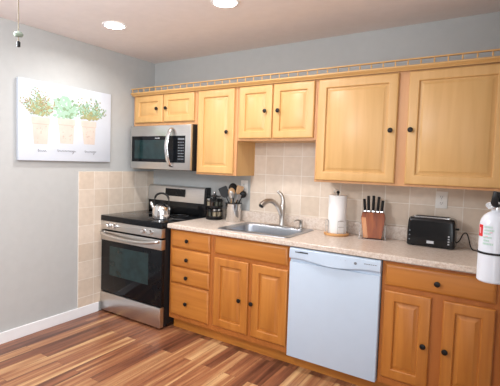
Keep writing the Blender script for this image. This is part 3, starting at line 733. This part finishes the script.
bm = BM(); tube(bm, spline([(EX+.002, EY+.004, 1.330), (EX+.008, EY-.015, 1.343), (EX+.010, EY-.030, 1.352), (EX+.011, EY-.045, 1.357)], 5), .008, 10); part('squeeze_grip', bm, M['black'], ex)
eb = thing('extinguisher_bracket', 'black strap bracket holding the white fire extinguisher to the wall', 'bracket', (PX, EY, 1.15))
bm = BM(); loft(bm, [[(EX+r*math.cos(2*PI*k/40), EY+r*math.sin(2*PI*k/40), z) for k in range(40)] for r, z in ((er+.0025, 1.1535), (er+.0025, 1.1605), (er+.0006, 1.1605), (er+.0006, 1.1535))]+[], False, False); part('strap', bm, M['black'], eb)
bm = BM(); box(bm, EX+er+.001, PX, EY-.018, EY+.018, 1.10, 1.22, .002, 1); part('back_plate', bm, M['black'], eb)

ext_lift = .008
for o in C.objects:
    if o.get('category') in ('fire extinguisher', 'bracket'): o.location.z += ext_lift

# ------------------------------------------------------------------ canvas print of potted herbs
cv = thing('canvas_print', 'white canvas print of three potted herbs hanging on the left wall', 'picture', (0, -1.07, 1.42))
cy0, cy1, cz0, cz1, ct_ = -1.520, -.618, 1.420, 2.056, .034
bm = BM(); box(bm, .002, ct_, cy0, cy1, cz0, cz1, .003); part('stretched_canvas', bm, M['canvas'], cv)
lay = [0]
def poly(bm, pts, mi):
    lay[0] += 1; x = ct_+.0004+lay[0]*2.5e-6
    f_ = bm.faces.new([bm.verts.new((x, y, z)) for y, z in pts]); f_.material_index = mi
def leaf(bm, y, z, ang, l, w_, mi):
    ca, sa = math.cos(ang), math.sin(ang)
    poly(bm, [(y+ca*l*a-sa*w_*b, z+sa*l*a+ca*w_*b) for a, b in ((0, 0), (.25, .5), (.6, .5), (1, 0), (.6, -.5), (.25, -.5))], mi)
mats = [M['pot'], M['pot_dark'], M['leaf_mint'], M['leaf_sage'], M['leaf_olive'], M['leaf_brown'], M['ink']]
bm = BM(); pr = random.Random(11)
POTS = [((-1.416, -1.252), (-1.393, -1.275), 1.553, 1.770), ((-1.182, -1.010), (-1.155, -1.030), 1.568, 1.780), ((-.950, -.786), (-.918, -.802), 1.574, 1.782)]
for (t0, t1), (b0_, b1_), zb_, zt_ in POTS:
    rim = zt_-.052
    poly(bm, [(b0_, zb_), (b1_, zb_), (t1-.008, rim), (t0+.008, rim)], 0)
    poly(bm, [(t0, rim), (t1, rim), (t1, zt_), (t0, zt_)], 0)
    poly(bm, [(t0+.008, rim-.006), (t1-.008, rim-.006), (t1-.006, rim), (t0+.006, rim)], 1)
    for k in range(9):
        yy, zz = pr.uniform(b0_+.01, b1_-.02), pr.uniform(zb_+.01, rim-.02); poly(bm, [(yy, zz), (yy+pr.uniform(.008, .022), zz), (yy+.012, zz+pr.uniform(.008, .02))], 1)
# left: fine sprigs
yc, zt_ = -1.334, 1.775
for k in range(60):
    a = PI/2+pr.uniform(-.95, .95); l = pr.uniform(.10, .215)*(1-.18*abs(a-PI/2)); y0 = yc+pr.uniform(-.06, .06)
    for s in range(9):
        u = (s+1)/9; yy, zz = y0+math.cos(a)*l*u, zt_+math.sin(a)*l*u
        leaf(bm, yy, zz, a+pr.choice((-.9, .9)), pr.uniform(.018, .030), .009, pr.choice((3, 4, 4, 5, 2)))
# middle: broad mint leaves
yc, zt_ = -1.105, 1.785
for k in range(120):
    a = PI/2+pr.uniform(-1.25, 1.25); l = pr.uniform(.0, .165)*(1-.12*abs(a-PI/2)); yy, zz = yc+pr.uniform(-.05, .05)+math.cos(a)*l*.9, zt_+math.sin(a)*l
    leaf(bm, yy, zz, a+pr.uniform(-1.0, 1.0), pr.uniform(.030, .052), .026, pr.choice((2, 2, 2, 3)))
# right: small leaves, yellowish near the rim
yc, zt_ = -.860, 1.787
for k in range(60):
    a = PI/2+pr.uniform(-1.15, 1.15); l = pr.uniform(.10, .20)*(1-.12*abs(a-PI/2)); y0 = yc+pr.uniform(-.06, .06)
    for s in range(7):
        u = (s+1)/7; yy, zz = y0+math.cos(a)*l*u, zt_+math.sin(a)*l*u
        leaf(bm, yy, zz, a+pr.choice((-.8, .8)), pr.uniform(.016, .026), .012, 4 if u < .3 else pr.choice((2, 3, 3, 2, 4)))
# handwritten captions
def stroke(pts, wd=.0032):
    for (y0, z0), (y1, z1) in zip(pts, pts[1:]):
        d = Vector((y1-y0, z1-z0)); n_ = Vector((-d.y, d.x)).normalized()*wd*.5
        poly(bm, [(y0-n_.x, z0-n_.y), (y1-n_.x, z1-n_.y), (y1+n_.x, z1+n_.y), (y0+n_.x, z0+n_.y)], 6)
for y0, y1, z in ((-1.362, -1.286, 1.500), (-1.185, -1.005, 1.506), (-.912, -.786, 1.508)):
    n_ = int((y1-y0)/.0045); pts = []
    for i in range(n_+1):
        u = i/n_; h = .007*(1.9 if i in (1, 2) else 1); pts.append((y0+(y1-y0)*u+.003*math.sin(i*2.1), z+h*math.sin(i*1.9)))
    stroke(pts)
    if y1 > -1.2: stroke([(y1-.03, z+.006), (y1-.024, z-.02), (y1-.034, z-.024), (y1-.01, z+.002)])
part('painted_herbs', bm, mats, cv, smooth=0)

# ------------------------------------------------------------------ ceiling lights and the fan's pull chain
for i, (x, y) in enumerate(CANS):
    t = thing('recessed_light', ('round recessed ceiling light on the left, near the left wall', 'round recessed ceiling light at the top edge, above the sink')[i], 'ceiling light', (x, y, ZC), 'recessed ceiling lights')
    bm = BM(); loft(bm, [[(x+r*math.cos(2*PI*k/40), y+r*math.sin(2*PI*k/40), z) for k in range(40)] for r, z in ((.092, ZC-.0005), (.090, ZC-.006), (.076, ZC-.008), (.074, ZC-.003))], False, False); part('trim_ring', bm, M['trim'], t)
    bm = BM(); lathe(bm, [(.0735, ZC-.0035), (.070, ZC-.0065), (.003, ZC-.0075)], (x, y, 0), 36); part('lens', bm, M['lens'], t)
HX, HY = 1.772, -2.5
ch = thing('pull_chain', 'thin pull chain with round bead and dark fob hanging from the ceiling', 'pull chain', (HX, HY, ZC))
bm = BM(); tube(bm, [(HX, HY, 1.83), (HX, HY, ZC-.02)], .0018, 8); part('chain', bm, M['brass'], ch)
bm = BM(); lathe(bm, [(.03, ZC), (.028, ZC-.015), (.006, ZC-.026)], (HX, HY, 0), 20); part('ceiling_cap', bm, M['trim'], ch)
bm = BM(); lathe(bm, [(.003, 1.848), (.012, 1.850), (.016, 1.857), (.012, 1.864), (.003, 1.867)], (HX, HY, 0), 20); part('bead_disc', bm, M['bead'], ch)
bm = BM(); lathe(bm, [(.002, 1.815), (.006, 1.816), (.0065, 1.831), (.003, 1.835)], (HX, HY, 0), 14); part('fob', bm, M['black'], ch)
